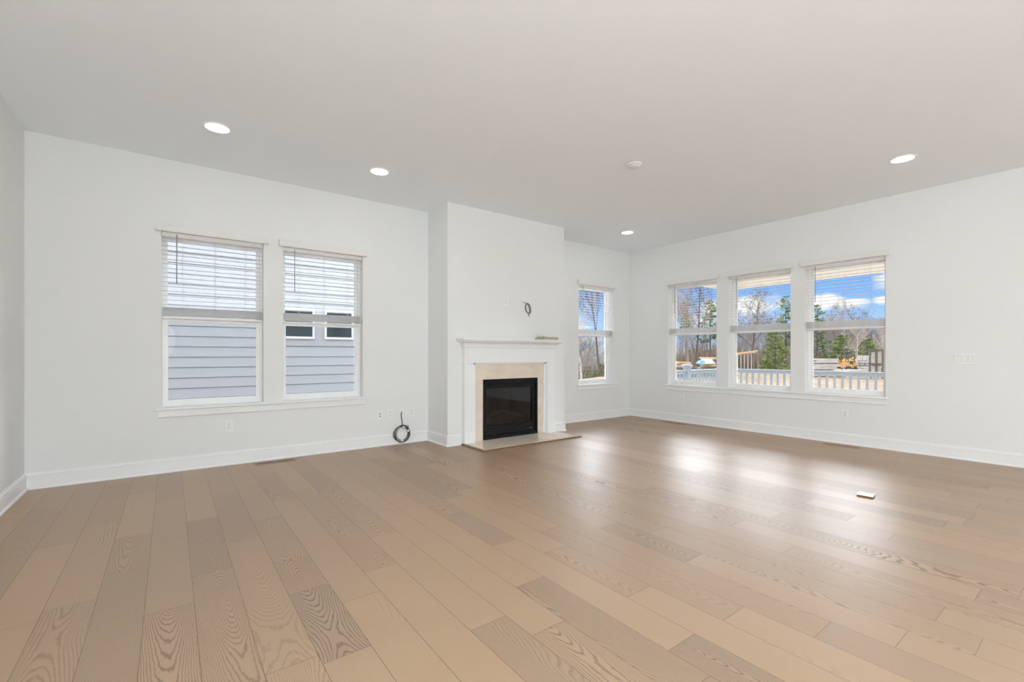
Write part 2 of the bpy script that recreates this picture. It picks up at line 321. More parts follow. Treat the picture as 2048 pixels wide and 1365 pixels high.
def build_floor():
    rnd = random.Random(11); vs = []; fs = []; cols = []; uvs = []; edg = []; end = []
    k0 = math.floor((XL - FX0) / FW); k1 = math.ceil((XR_ - FX0) / FW)
    for k in range(k0, k1):
        a = max(XL, FX0 + k * FW); b = min(XR_, FX0 + (k + 1) * FW)
        js = sorted(joints.get(k, [rnd.uniform(.5, 2.4)]))
        while js[-1] < YN - .5: js.append(js[-1] + rnd.uniform(.9, 1.9))
        js = [j for j in js if j < YN - .12]
        while js[0] > YS + .4: js.insert(0, js[0] - rnd.uniform(.9, 1.95))
        js = [YS] + [j for j in js if j > YS + .1] + [YN]
        for y0, y1 in zip(js[:-1], js[1:]):
            tone = rnd.random() ** 1.3; gr = rnd.random() ** 2.2 * .75 + .05; ca = rnd.choice([.5, .9, .1, 1.0, .45]); seed = rnd.random(); off = rnd.uniform(0, 40)
            for (kk, yy), (t_, g_, c_) in special.items():
                if kk == k and y0 < yy < y1: tone, gr, ca = t_, g_, c_
            i = len(vs); vs += [(a, y0, 0), (b, y0, 0), (b, y1, 0), (a, y1, 0)]; fs.append((i, i + 1, i + 2, i + 3))
            xc = FX0 + (k + .5) * FW; xe = FX0 + k * FW
            cols += [(tone, seed, gr, ca)] * 4
            uvs += [(a - xc, y0 + off), (b - xc, y0 + off), (b - xc, y1 + off), (a - xc, y1 + off)]
            edg += [(a - xe, 0), (b - xe, 0), (b - xe, 0), (a - xe, 0)]
            end += [(0, y1 - y0), (0, y1 - y0), (y1 - y0, 0), (y1 - y0, 0)]
    n = len(vs)
    me = bpy.data.meshes.new('floor')
    sk = [(XL - .2, YS - .2, -.05), (XR_ + .2, YS - .2, -.05), (XR_ + .2, YN + .2, -.05), (XL - .2, YN + .2, -.05)]
    me.from_pydata(vs + sk, [], fs + [(n + 3, n + 2, n + 1, n)])
    ca_ = me.color_attributes.new('plank', 'FLOAT_COLOR', 'CORNER')
    pad = lambda l, v: l + [v] * 4
    ca_.data.foreach_set('color', [c for x in pad(cols, (0, 0, 0, 0)) for c in x])
    for nm, dat in (('plank_uv', uvs), ('edge_uv', edg), ('end_uv', end)):
        l = me.uv_layers.new(name=nm); l.data.foreach_set('uv', [c for x in pad(dat, (.05, .05)) for c in x])
    me.materials.append(floor_material()); o = bpy.data.objects.new('floor', me); C.objects.link(o)
    return struct(o, 'light oak plank floor')
build_floor()

# ------------------------------------------------------------------ room shell
WT = .20
def wall_grid(mb, a0, a1, z0, z1, opens, put):
    """solid wall panels around rectangular openings; put(a0,a1,z0,z1)"""
    xs = sorted({a0, a1} | {q for o in opens for q in o[:2]})
    for xa, xb in zip(xs[:-1], xs[1:]):
        cuts = sorted([(o[2], o[3]) for o in opens if o[0] <= xa + 1e-6 and o[1] >= xb - 1e-6]); z = z0
        for (c0, c1) in cuts:
            if c0 > z + 1e-6: put(xa, xb, z, c0)
            z = c1
        if z < z1 - 1e-6: put(xa, xb, z, z1)
ZO, ZT = .630, 2.350
WA = [(-.066, .811), (1.006, 1.890), (5.590, 6.485)]
WB = [(3.868, 4.749), (2.789, 3.674), (1.732, 2.612)]
DOOR = (-2.0, -.1)
mb = MB(); wall_grid(mb, XL - WT, XR_ + WT, -.05, HC + .2, [(a, b, ZO, ZT) for a, b in WA], lambda a, b, c, d: mb.box(a, b, YN, YN + WT, c, d))
struct(mb.build('wall_back', M_WALL), 'off-white wall with three windows')
mb = MB(); wall_grid(mb, YS - WT, YN, -.05, HC + .2, [(a, b, ZO, ZT) for a, b in WB] + [(DOOR[0], DOOR[1], 0, 2.1)], lambda a, b, c, d: mb.box(XR_, XR_ + WT, a, b, c, d))
struct(mb.build('wall_right', M_WALL), 'off-white wall with a row of three windows')
struct(MB().box(XL - WT, XL, YS - WT, YN, -.05, HC + .2).build('wall_left', M_WALL), 'off-white side wall')
struct(MB().box(XL, XR_, YS - WT, YS, -.05, HC + .2).build('wall_front', M_WALL), 'off-white wall behind the camera')
struct(MB().box(XL, XR_, YS, YN, HC, HC + .2).build('ceiling', M_CEIL), 'flat white ceiling')
# chimney breast
CX0, CX1, CY = 2.767, 4.745, 5.045
FB = (3.282, 4.218, .018, .817)
mb = MB(); wall_grid(mb, CX0, CX1, 0, HC, [(FB[0], FB[1], 0, FB[3])], lambda a, b, c, d: mb.box(a, b, CY, CY + .1, c, d))
mb.box(CX0, CX0 + .1, CY + .1, YN, 0, HC).box(CX1 - .1, CX1, CY + .1, YN, 0, HC)
struct(mb.build('wall_chimney', M_WALL), 'projecting chimney breast')
# added unseen block above the ceiling, keeps sun off the house next door
struct(MB().box(XL - WT, XR_ + WT, YS - WT, YN + WT, HC + .2, 6.4).build('upper_shade_block', M_SIDING), 'added unseen block above the ceiling that casts shade')

# baseboards: profile (out from wall, z)
BP = [(0, 0), (.026, 0), (.026, .010), (.022, .018), (.0155, .021), (.0155, .102), (.008, .105), (.008, .109), (.014, .112), (.014, .122), (.009, .129), (.0045, .131), (.0045, .139), (0, .141)]
def baseboard(name, path): struct(MB().sweep(path, BP).build(name, M_TRIM), 'white moulded baseboard')
baseboard('baseboard_left', [(XL, YN - .0), (XL, YS)])
baseboard('baseboard_back', [(CX0, YN), (XL, YN)])
baseboard('baseboard_chimney', [(2.968, CY), (CX0, CY), (CX0, YN)])
baseboard('baseboard_alcove', [(XR_, YN), (CX1, YN), (CX1, CY), (4.512, CY)])
baseboard('baseboard_right', [(XR_, DOOR[1] + .08), (XR_, YN)])

# ------------------------------------------------------------------ windows (local: x along wall, y outward, z up)
def make_window(idx, loc, rz, w):
    root = bpy.data.objects.new('window_%d' % idx, None); C.objects.link(root); root.location = loc; root.rotation_euler = (0, 0, rz); struct(root, 'white double-hung window')
    hw = w / 2; H = ZT - ZO
    MB().ring(-hw, hw, 0, H, .125, .205, .018, .018, .022, .02).ring(-hw, hw, 0, H, .115, .128, .008, .008, .012, .008).build('window_frame', M_VINYL, root)
    lo = MB().ring(-hw + .018, hw - .018, .022, H / 2 + .02, .135, .160, .030, .030, .040, .032).ring(-hw + .046, hw - .046, .060, H / 2 - .01, .140, .155, .006, .006, .006, .006).build('lower_sash', M_VINYL, root)
    MB().box(-hw + .045, hw - .045, .146, .150, .060, H / 2 - .010).build('pane', M_GLASS, lo)
    up = MB().ring(-hw + .018, hw - .018, H / 2 - .014, H - .02, .168, .193, .030, .030, .032, .035).build('upper_sash', M_VINYL, root)
    MB().box(-hw + .045, hw - .045, .178, .182, H / 2 + .016, H - .052).build('pane', M_GLASS, up)
    MB().box(-hw + .045, hw - .045, .1965, .1972, .04, H / 2 + .01).build('insect_screen', M_SCREEN, root)
    MB().cyl((-.02, .128, H / 2 + .02), (-.02, .148, H / 2 + .02), .012, n=12).box(-.03, .01, .128, .14, H / 2 + .018, H / 2 + .026).build('sash_lock', M_VINYL, root)
    return root
def make_blind(label, loc, rz, w, wand=True, dz=0.0):
    root = thing('window_blind', label, 'window blind', loc, rz, None)
    hw = w / 2; H = ZT - ZO; e = .006
    # valance: moulded board with returns, wider than the opening, standing off the wall
    v = MB(); p = [(0, H - .008), (.0, H + .060), (.004, H + .064), (.010, H + .064), (.012, H + .058), (.012, H + .004), (.008, H - .004), (.008, H - .008)]
    o_ = .034; v.sweep([(-hw - o_, -.001), (-hw - o_, -.030), (hw + o_, -.030), (hw + o_, -.001)], [(-a, z) for a, z in p])
    v.build('valance', M_VAL, root)
    MB().box(-hw + .004, hw - .004, .022, .080, H - .045, H - .002).build('headrail', M_SLAT, root)
    zb = 1.475 - ZO + dz; y0, y1 = .032, .077
    s = MB(); z = H - .085
    def slat(z):
        n = 4; vs = []
        for i in range(n + 1):
            t = i / n; y = y0 + (y1 - y0) * t; c = .001 * (1 - (2 * t - 1) ** 2)
            vs += [(-hw + e, y, z + c), (hw - e, y, z + c), (-hw + e, y, z + c - .0021), (hw - e, y, z + c - .0021)]
        fs = []
        for i in range(n):
            a = i * 4; b = a + 4; fs += [(a, a + 1, b + 1, b), (a + 2, b + 2, b + 3, a + 3), (a, b, b + 2, a + 2), (a + 1, a + 3, b + 3, b + 1)]
        fs += [(0, 2, 3, 1), (n * 4, n * 4 + 1, n * 4 + 3, n * 4 + 2)]
        s.add(vs, fs, 0)
    while z > zb + .122 + .02: slat(z); z -= .0445
    s.build('slats', M_SLAT, root)
    s = MB()
    for i in range(16): slat(zb + .030 + i * .0056)
    s.build('stacked_slats', M_SLAT, root)
    MB().box(-hw + e, hw - e, y0, y1, zb, zb + .019).build('bottom_rail', M_SLAT, root, bevel=.004)
    for x in (-hw * .62, 0, hw * .62):
        c = MB()
        for y in (y0 - .0015, y1 + .0015): c.cyl((x, y, zb + .01), (x, y, H - .04), .0011, n=5)
        c.cyl((x + .012, (y0 + y1) / 2, zb + .01), (x + .012, (y0 + y1) / 2, H - .04), .0008, n=5)
        c.build('ladder_cord', M_CORD, root)
        MB().box(x - .009, x + .009, y0 - .004, y0 - .0005, zb - .001, zb + .014).build('cord_button', M_PLATE, root)
    MB().cyl((-hw + .12, .018, H - .02), (-hw + .12, .018, H - .50), .0042, .0046, n=8).cyl((-hw + .12, .018, H - .03), (-hw + .12, .03, H - .012), .002, n=6).build('tilt_wand', M_WAND, root)
    return root
LA = ['white slatted blind on the leftmost window, half lowered over grey siding', 'white slatted blind on the window between the leftmost window and the fireplace',
      'narrow-looking white blind on the single window between fireplace and room corner']
LB = ['white blind on the window nearest the corner, left of the row of three', 'white blind on the middle window of the row of three', 'white blind on the right window of the row of three, next to the light switches']
for i, (a, b) in enumerate(WA):
    make_window(i + 1, ((a + b) / 2, YN, ZO), 0, b - a); make_blind(LA[i], ((a + b) / 2, YN, ZO), 0, b - a, dz=.025 if i < 2 else -.01)
for i, (a, b) in enumerate(WB):
    make_window(i + 4, (XR_, (a + b) / 2, ZO), -PI / 2, b - a); make_blind(LB[i], (XR_, (a + b) / 2, ZO), -PI / 2, b - a)
def sill(name, x0, x1, wins, loc, rz):
    """stool with rounded nose reaching into each opening, and the apron below"""
    m = MB().box(x0, x1, -.034, .0, -.022, -.001)
    for a, b in wins: m.box(a, b, 0, .12, -.022, -.001)
    o = struct(m.build(name, M_TRIM, bevel=.004), 'white window stool and apron'); o.location = loc; o.rotation_euler = (0, 0, rz)
    MB().sweep([(x1 - .02, -.0005), (x0 + .02, -.0005)], [(0, -.098), (.012, -.094), (.016, -.086), (.013, -.080), (.013, -.03), (.016, -.022), (0, -.022)]).build('apron', M_TRIM, o)
sill('trim_1', -.111, 1.940, WA[:2], (0, YN, ZO), 0)
sill('trim_2', 5.540, 6.572, WA[2:], (0, YN, ZO), 0)
sill('trim_3', -4.790, -1.693, [(-b, -a) for a, b in WB], (XR_, 0, ZO), -PI / 2)
# glazed patio door further along the right wall
dr = bpy.data.objects.new('door_1', None); C.objects.link(dr); struct(dr, 'white glazed patio door'); dr.location = (XR_, (DOOR[0] + DOOR[1]) / 2, 0); dr.rotation_euler = (0, 0, -PI / 2)
MB().ring(-.95, .95, 0, 2.1, .03, .15, .05, .05, .04, .05).build('door_frame', M_VINYL, dr)
for s in (-1, 1):
    a, b = (-.9, .02) if s < 0 else (-.02, .9)
    q = MB().ring(a, b, .04, 2.05, .06 + .03 * s, .09 + .03 * s, .08, .08, .12, .08).build('door_leaf', M_VINYL, dr); MB().box(a + .08, b - .08, .073 + .03 * s, .077 + .03 * s, .16, 1.97).build('pane', M_GLASS, q)

# ------------------------------------------------------------------ recessed lights, detector, lamps behind the camera
def recessed(x, y, label, group=None):
    r = thing('recessed_light', label, 'ceiling light', (x, y, HC), 0, group)
    MB().lathe([(.108, 0), (.108, -.004), (.104, -.007), (.090, -.0075), (.086, -.004), (.086, 0)], 40).build('trim_ring', M_PLATE, r)
    MB().lathe([(.0005, -.0052), (.04, -.0052), (.0855, -.0042), (.0855, -.001), (.0005, -.001)], 40).build('lens', M_LENS, r)
recessed(.317, 4.545, 'round recessed ceiling light nearest the left wall, above the leftmost window')
recessed(1.742, 4.63, 'round recessed ceiling light just left of the chimney breast')
recessed(5.71, 4.64, 'small-looking recessed ceiling light near the far room corner')
recessed(5.697, 1.29, 'round recessed ceiling light at the right, above the light switch wall')
for x, y in ((.317, 1.29), (2.0, 1.29), (.317, -2.0), (2.9, -2.2), (5.697, -2.0), (.317, -4.6), (2.9, -4.6), (5.697, -4.6)):
    recessed(x, y, 'recessed ceiling light behind the camera', 'recessed lights behind the camera')
d = thing('smoke_detector', 'round white smoke detector on the ceiling in the middle of the room', 'smoke detector', (3.715, 2.93, HC))
MB().lathe([(.0005, -.034), (.035, -.034), (.05, -.031), (.062, -.022), (.066, -.010), (.070, -.009), (.070, 0), (.0005, 0)], 40).build('housing', M_PLATE, d)
MB().lathe([(.0635, -.0215), (.0645, -.0215), (.0645, -.0165), (.0635, -.0165)], 40).build('vent_slot', M_GAP, d)
for x, y, gr_ in ((-.42, -1.35, .52), (2.3, -2.9, .27), (-.4, -4.6, .52)):  # unseen hanging globes added to brighten walls and ceiling
    p = thing('fill_globe', 'added glowing fill globe out of view behind the camera', 'fill lamp', (x, y, HC), 0, 'added fill globes behind the camera')
    MB().lathe([(.0005, -.03), (.06, -.028), (.065, 0), (.0005, 0)], 24).build('canopy', M_METAL, p)
    MB().cyl((0, 0, -.02), (0, 0, -1.05), .004, n=8).build('cord', M_CABLE, p)
    MB().lathe([(gr_ * math.sin(PI * i / 20) + .0004, -1.04 - gr_ - gr_ * math.cos(PI * i / 20)) for i in range(21)], 32).build('globe', M_GLOBE, p)

# ------------------------------------------------------------------ wall plates
def plate(name, label, cat, pos, rz, kind='duplex', group=None):
    """local: x right, y out of the room into the wall, z up, as seen from inside"""
    r = thing(name, label, cat, pos, rz, group); w, h = .076, .122
    if kind == 'switch': w, h = .165, .118
    MB().box(-w / 2, w / 2, -.006, .0, -h / 2, h / 2).build('cover_plate', M_PLATE, r, bevel=.003)
    if kind == 'duplex':
        for s in (-1, 1):
            m = MB(); zc = s * .0195
            vs = [(.0165 * math.cos(t), 0, .0145 * math.sin(t)) for t in [2 * PI * i / 20 for i in range(20)]]
            m.add([(x, -.0068, z + zc) for x, _, z in vs] + [(x, -.0055, z + zc) for x, _, z in vs], [tuple(range(20))] + [(i, (i + 1) % 20, 20 + (i + 1) % 20, 20 + i) for i in range(20)], 0)
            m.add([(x * 1.08, -.0062, z * 1.08 + zc) for x, _, z in vs], [tuple(range(20))], 2)
            m.box(-.0085, -.0055, -.0072, -.0065, zc - .002, zc + .007, 1).box(.0055, .0085, -.0072, -.0065, zc - .001, zc + .006, 1).cyl((0, -.0072, zc - .0075), (0, -.0065, zc - .0075), .0028, n=10, mi=1)
            m.build('socket', [M_PLATE, M_SLOT, M_GAP], r)
        MB().cyl((0, -.0072, 0), (0, -.005, 0), .003, n=10).build('screw', M_METAL, r)
    elif kind == 'coax':
        MB().box(-.017, .017, -.0066, -.005, -.034, .034).build('insert', M_PLATE, r, bevel=.001)
        for s in (-1, 1): MB().cyl((.004, -.012, s * .015), (.004, -.005, s * .017), .0072, n=12).build('jack', M_SLOT, r)
    elif kind == 'pass':
        MB().box(-.018, .018, -.0068, -.005, -.034, .034).build('insert', M_PLATE, r, bevel=.001)
        MB().box(-.012, .012, -.0074, -.0066, -.012, .016).build('cable_opening', M_GAP, r)
    elif kind == 'switch':
        for s in (-1, 0, 1):
            q = MB().box(s * .046 - .0175, s * .046 + .0175, -.0068, -.005, -.034, .034).build('switch_surround', M_GAP, r)
            MB().add([(s * .046 + x, y, z) for x in (-.0155, .0155) for (y, z) in ((-.0055, -.0315), (-.0115, -.0315), (-.0085, 0), (-.0075, .0315), (-.0055, .0315))],
                     [(0, 1, 2, 3, 4), (9, 8, 7, 6, 5)] + [(i, 5 + i, 5 + (i + 1) % 5, (i + 1) % 5) for i in range(5)]).build('rocker', M_PLATE, q)
    return r
plate('wall_outlet', 'white duplex wall outlet under the two left windows', 'outlet', (.49, YN, .402), 0)
plate('coax_plate', 'white wall plate with two dark cable jacks, leftmost of four plates by the chimney breast', 'wall plate', (2.10, YN, .390), 0, 'coax')
plate('wall_outlet', 'white duplex outlet between the jack plate and the hanging cable coil', 'outlet', (2.237, YN, .396), 0)
plate('cable_plate', 'white pass-through plate with a cable coming out, above the cable coil near the floor', 'wall plate', (2.391, YN, .398), 0, 'pass')
plate('wall_outlet', 'white duplex outlet closest to the chimney breast, rightmost of four plates', 'outlet', (2.529, YN, .399), 0)
plate('wall_outlet', 'small white outlet low on the wall just right of the fireplace', 'outlet', (5.374, YN, .386), 0)
plate('wall_outlet', 'white outlet high on the chimney breast above the mantel', 'outlet', (3.659, CY, 1.872), 0)
plate('cable_plate', 'white plate on the chimney breast with a cable loop hanging from it', 'wall plate', (3.975, CY, 1.875), 0, 'pass')
plate('wall_outlet', 'white outlet under the left window of the row of three', 'outlet', (XR_, 4.468, .39), -PI / 2)
plate('wall_outlet', 'white outlet under the right window of the row of three', 'outlet', (XR_, 2.146, .382), -PI / 2)
plate('light_switch', 'white three-gang rocker light switch at the right end of the wall', 'light switch', (XR_, 1.041, 1.10), -PI / 2, 'switch')
# cable coil on the floor-level wall
c = thing('cable_coil', 'coil of dark cables with white tape hanging above the baseboard left of the chimney breast', 'cable', (2.391, YN, .398))
cc = Vector((-.008, -.030, -.268))
for j, (rx, rzz, m, oy) in enumerate(((.104, .100, M_CABLE, 0), (.086, .090, M_CABLE2, -.008), (.094, .106, M_CABLE, -.012), (.078, .084, M_CABLE, .004), (.112, .094, M_CABLE2, .006), (.100, .110, M_CABLE, -.004))):
    pts = [cc + Vector((math.cos(t) * rx + (.008 if j % 2 else -.004), oy + .003 * math.sin(3 * t + j), math.sin(t) * rzz)) for t in [2 * PI * i / 40 for i in range(41)]]
    MB().tube(pts, .0052, 8).build('cable_turn', m, c)
MB().tube([(0, -.002, 0), (-.012, -.016, -.012), (-.010, -.022, -.06), (-.002, -.026, -.12), (.004, -.03, -.17)], .0045, 8).build('cable_lead', M_CABLE, c)
MB().tube([cc + Vector((.068, -.012, .068)), cc + Vector((.082, -.018, .088)), cc + Vector((.070, -.020, .104))], .0045, 8).build('cable_end', M_CABLE, c)
for a in (.38, 1.35, 4.72):
    p = cc + Vector((math.cos(a) * .090, -.003, math.sin(a) * .094)); t = Vector((-math.sin(a), 0, math.cos(a)))
    MB().cyl(p - t * .014, p + t * .014, .0155, n=12).build('tape_wrap', M_TAPE, c)
# small loop over the mantel
c = thing('cable_loop', 'small loop of dark cable hanging from the plate above the mantel', 'cable', (3.975, CY, 1.875))
cc = Vector((.020, -.055, -.088))
for j in range(3):
    pts = []
    for i in range(31):
        t = 2 * PI * i / 30; x = math.cos(t) * (.034 + .004 * j); z = math.sin(t) * (.064 + .004 * j)
        pts.append(cc + Vector((x * .95 - z * .22 + .003 * j, -x * .15 - .007 * j, z)))
    MB().tube(pts, .0046, 8).build('cable_turn', M_CABLE if j != 1 else M_CABLE2, c)
MB().tube([(0, -.003, .006), (.004, -.03, .0), (.006, -.045, -.02), cc + Vector((-.014, .0, .064))], .0042, 8).build('cable_lead', M_CABLE2, c)
MB().tube([cc + Vector((.012, 0, -.072)), cc + Vector((.022, -.003, -.088)), cc + Vector((.036, -.004, -.104))], .0055, 8).build('cable_end', M_CABLE, c)
MB().cyl(cc + Vector((.004, 0, -.056)), cc + Vector((.020, 0, -.076)), .010, n=12).build('tape_wrap', M_TAPE, c)

# ------------------------------------------------------------------ fireplace
fp = thing('fireplace_mantel', 'white painted fireplace mantel with crown moulding and square pilasters', 'mantel', (0, 0, 0))
FX = 2.972, 4.500; FF = 4.975; FBK = CY - .001
for (a, b) in ((2.972, 3.112), (4.352, 4.500)):
    lg = MB().box(a, b, FF, FBK, .185, 1.040).build('pilaster', M_TRIM, fp, bevel=.002)
    MB().box(a - .010, b + .006, FF - .016, FBK, .0205, .176).box(a - .004, b + .002, FF - .005, FBK, .176, .185).build('base_block', M_TRIM, lg, bevel=.003)
MB().box(3.112, 3.156, 5.012, FBK, .0205, 1.034).box(4.312, 4.352, 5.012, FBK, .0205, 1.034).box(3.112, 4.352, 5.012, FBK, 1.016, 1.034).build('inner_stop', M_TRIM, fp, bevel=.002)
MB().box(2.972, 4.500, FF, FBK, 1.040, 1.240).box(2.960, 3.120, FF - .012, FBK, 1.034, 1.052).box(4.344, 4.510, FF - .012, FBK, 1.034, 1.050).box(3.118, 4.346, FF + .002, FBK, 1.034, 1.042).build('frieze', M_TRIM, fp, bevel=.002)
cp = [(0, 1.232), (.009, 1.232), (.013, 1.238), (.013, 1.247), (.018, 1.250), (.018, 1.258)] + [(.018 + .058 * (1 - math.cos(t)), 1.258 + .050 * math.sin(t)) for t in [PI / 2 * i / 8 for i in range(1, 9)]] + [(.080, 1.312), (.080, 1.326), (0, 1.326)]
MB().sweep([(2.972, FBK), (2.972, FF), (4.500, FF), (4.500, FBK)], [(-o, z) for o, z in cp]).build('crown_moulding', M_TRIM, fp)
MB().box(2.884, 4.592, 4.854, FBK, 1.3262, 1.350).build('mantel_shelf', M_TRIM, fp, bevel=.004)
sr = MB(); y0, y1 = 5.028, FBK
sr.box(3.1565, 3.281, y0, y1, .0205, 1.0155).box(4.219, 4.3115, y0, y1, .0205, 1.0155).box(3.281, 4.219, y0, y1, .818, 1.0155)
tag(sr.build('fireplace_surround', M_MARBLE, bevel=.001), 'polished cream marble surround framing the black firebox', 'fireplace surround')
ins = thing('gas_fireplace', 'black gas fireplace insert with glass front and ceramic logs', 'fireplace', (3.75, CY, .0205))
hw = .466; H = .795
MB().ring(-hw, hw, 0, H, -.012, .06, .022, .022, .022, .022).box(-hw + .022, hw - .022, .0, .03, H - .065, H - .022).box(-hw + .022, hw - .022, -.006, .0, H - .040, H - .030).box(-hw + .022, hw - .022, -.004, .03, .022, .045).build('outer_frame', M_BLACKM, ins, bevel=.002)
df = MB().ring(-hw + .024, hw - .024, .05, H - .07, .012, .04, .045, .045, .125, .05).build('door_frame', M_BLACKM, ins, bevel=.002)
MB().ring(-hw + .064, hw - .064, .165, H - .115, .008, .014, .010, .010, .010, .010).build('glass_retainer', M_BLACKM, df)
MB().box(-hw + .069, hw - .069, .030, .034, .175, H - .12).build('glass_front', M_FGLASS, df)
MB().box(.345, .385, .0105, .0118, .083, .0885).build('maker_badge', M_METAL, df)
b = MB(); x0, x1, yy, z0, z1 = -hw + .03, hw - .03, .42, .03, H - .03
b.add([(x0, .06, z0), (x1, .06, z0), (x1 - .12, yy, z0), (x0 + .12, yy, z0), (x0, .06, z1), (x1, .06, z1), (x1 - .12, yy, z1), (x0 + .12, yy, z1)], [(0, 1, 2, 3), (7, 6, 5, 4), (3, 2, 6, 7), (0, 3, 7, 4), (1, 5, 6, 2)])
b.build('firebox', M_FIREIN, ins)
bd = MB(); rnd = random.Random(3)
bd.box(-.33, .33, .07, .32, .11, .165)
bd.build('burner_tray', M_BLACKM, ins)
em = MB()
for i in range(240):
    x, y = rnd.uniform(-.32, .32), rnd.uniform(.08, .30); r = rnd.uniform(.006, .017)
    em.lathe([(.0003, -r), (r * .8, -r * .5), (r, 0), (r * .7, r * .6), (.0003, r)], 5, mat=Matrix.Translation((x, y, .167 + r * .4)) @ Matrix.Rotation(rnd.random() * 3, 4, 'X'))
tag_e = em.build('embers', M_EMBER, ins); tag_e['kind'] = 'stuff'
def log(p0, p1, r, sd):
    rnd = random.Random(sd); p0 = Vector(p0); p1 = Vector(p1); n = 12; pts = []; rr = []
    for i in range(n + 1):
        t = i / n; pts.append(p0.lerp(p1, t) + Vector((0, rnd.uniform(-.006, .006), .018 * math.sin(t * PI) + rnd.uniform(-.006, .006)))); rr.append(r * (1 + rnd.uniform(-.16, .16)) * (.82 if i in (0, n) else 1))
    MB().tube(pts, rr, 12).build('ceramic_log', M_LOG, ins)
log((-.30, .26, .205), (.30, .27, .215), .042, 1); log((-.34, .12, .20), (-.08, .20, .235), .034, 2); log((.02, .20, .30), (.34, .11, .205), .034, 3)
log((-.20, .23, .285), (.12, .20, .32), .028, 4); log((-.12, .11, .20), (.10, .13, .225), .028, 5)
hs = thing('hearth_slab', 'low cream marble hearth slab edged with a brown wood strip', 'hearth', (0, 0, 0))
MB().box(2.985, 4.540, 4.540, CY - .001, 0, .020).box(3.282, 4.218, CY - .001, CY + .09, 0, .020).build('marble_slab', M_MARBLE, hs, bevel=.002)
MB().box(2.950, 2.984, 4.505, CY - .024, 0, .016).box(4.541, 4.575, 4.505, CY - .024, 0, .016).box(2.984, 4.541, 4.505, 4.539, 0, .016).build('wood_border', M_HWOOD, hs, bevel=.003)
# books on the mantel shelf
def book(label, x, y, z, w, dd, h, rz, mc):
    r = thing('book', label, 'book', (x, y, z), rz, None)
    MB().box(-w / 2, w / 2, -dd / 2, dd / 2, 0, .0025).box(-w / 2, w / 2, -dd / 2, dd / 2, h - .0025, h).box(-w / 2, w / 2, dd / 2 - .003, dd / 2, .0025, h - .0025).build('cover', mc, r)
    MB().box(-w / 2 + .005, w / 2 - .005, -dd / 2 + .005, dd / 2 - .0035, .0026, h - .0026).build('pages', M_PAGES, r)
book('thick dark green book with cream pages, lower one on the mantel shelf', 4.33, 4.955, 1.3502, .30, .165, .026, .05, M_BOOKA)
book('thinner dark patterned book on top of the green book on the mantel', 4.345, 4.957, 1.3764, .27, .15, .016, -.02, M_BOOKB)
# little tile sample on the floor
t_ = thing('tile_sample', 'small white marbled tile sample lying on the plank floor', 'tile', (4.527, 1.258, 0), .12)
MB().box(-.052, .052, -.052, .052, .0, .010).build('tile_body', M_TILES, t_, bevel=.001)
MB().box(-.052, .052, -.052, .052, .0101, .014).build('tile_face', M_TILET, t_, bevel=.001)
# floor registers
def register(label, x, y, rz, L, Wd, mf, nslot):
    r = thing('floor_register', label, 'floor vent', (x, y, .0), rz)
    MB().box(-L / 2 + .012, L / 2 - .012, -Wd / 2 + .012, Wd / 2 - .012, .0002, .0012).build('duct_opening', M_SLOT, r)
    m = MB().ring(-L / 2, L / 2, 0, Wd, 0, .005, .018, .018, .030, .030)   # ring lies in XZ; turn it flat
    m.v = [(x_, z_ - Wd / 2, y_ ) for (x_, y_, z_) in m.v]
    for g in (0, 1):
        x0 = -L / 2 + .018 if g == 0 else .006; x1 = -.006 if g == 0 else L / 2 - .018
        for i in range(nslot + 1):
            xx = x0 + (x1 - x0) * i / nslot; m.box(xx - .0028, xx + .0028, -Wd / 2 + .03, Wd / 2 - .03, .0015, .0048)
    m.box(-.008, .008, -Wd / 2 + .03, Wd / 2 - .03, .001, .005)
    m.build('grille', mf, r)
register('bronze slotted floor register under the two left windows', .902, 5.425, .0, .39, .118, M_VENT, 13)
register('wood-toned floor register by the baseboard nearest the far corner', 6.755, 4.51, PI / 2, .42, .118, M_VENTW, 13)
register('wood-toned floor register by the baseboard under the right window of the three', 6.755, 2.12, PI / 2, .40, .118, M_VENTW, 13)

# ------------------------------------------------------------------ neighbouring house
NY = 9.5
nb = thing('neighbouring_house', 'grey lap-sided house next door seen through the two left windows', 'house', (0, NY, -.9))
zlap = .404 % .1757
def siding(x0, x1, z0, z1, opens):
    m = MB(); z = z0 - ((z0 - .404) % .1757)
    while z < z1:
        segs = [(x0, x1)]
        for (a, b, c, d_) in opens:
            if z + .1757 > c + .001 and z < d_ - .001:
                segs = [q for (s0, s1) in segs for q in ((s0, min(s1, a)), (max(s0, b), s1)) if q[1] > q[0] + .001]
        for (s0, s1) in segs:
            zt = z + .180 + .9
            m.add([(s0, -.019, z + .9), (s1, -.019, z + .9), (s1, -.003, zt), (s0, -.003, zt), (s0, .0, z + .9), (s1, .0, z + .9), (s1, .0, zt), (s0, .0, zt)],
                  [(0, 1, 2, 3), (0, 4, 5, 1), (3, 2, 6, 7), (0, 3, 7, 4), (1, 5, 6, 2)])
        z += .1757
    return m
siding(-5, 4.6, -.9, 7.0, [(1.66, 3.05, 1.31, 2.10)]).build('lap_siding', M_SIDING, nb)
MB().box(-5, 4.6, .0, .15, -.0, 7.9).build('wall_body', M_SIDING, nb)
MB().box(1.66, 3.05, -.022, -.001, 2.21, 3.0).build('window_panel', M_SIDING, nb)
MB().box(4.6, 4.72, -.03, .1, 0, 7.9).build('corner_board', M_EXTTRIM, nb)
for (a, b) in ((1.735, 2.220), (2.487, 2.972)):
    wf = MB().ring(a - .040, b + .040, 2.345, 2.93, -.048, -.0225, .040, .040, .045, .045).build('window', M_EXTTRIM, nb)
    MB().box(a, b, -.040, -.034, 2.39, 2.885).build('pane', M_DARKGL, wf)

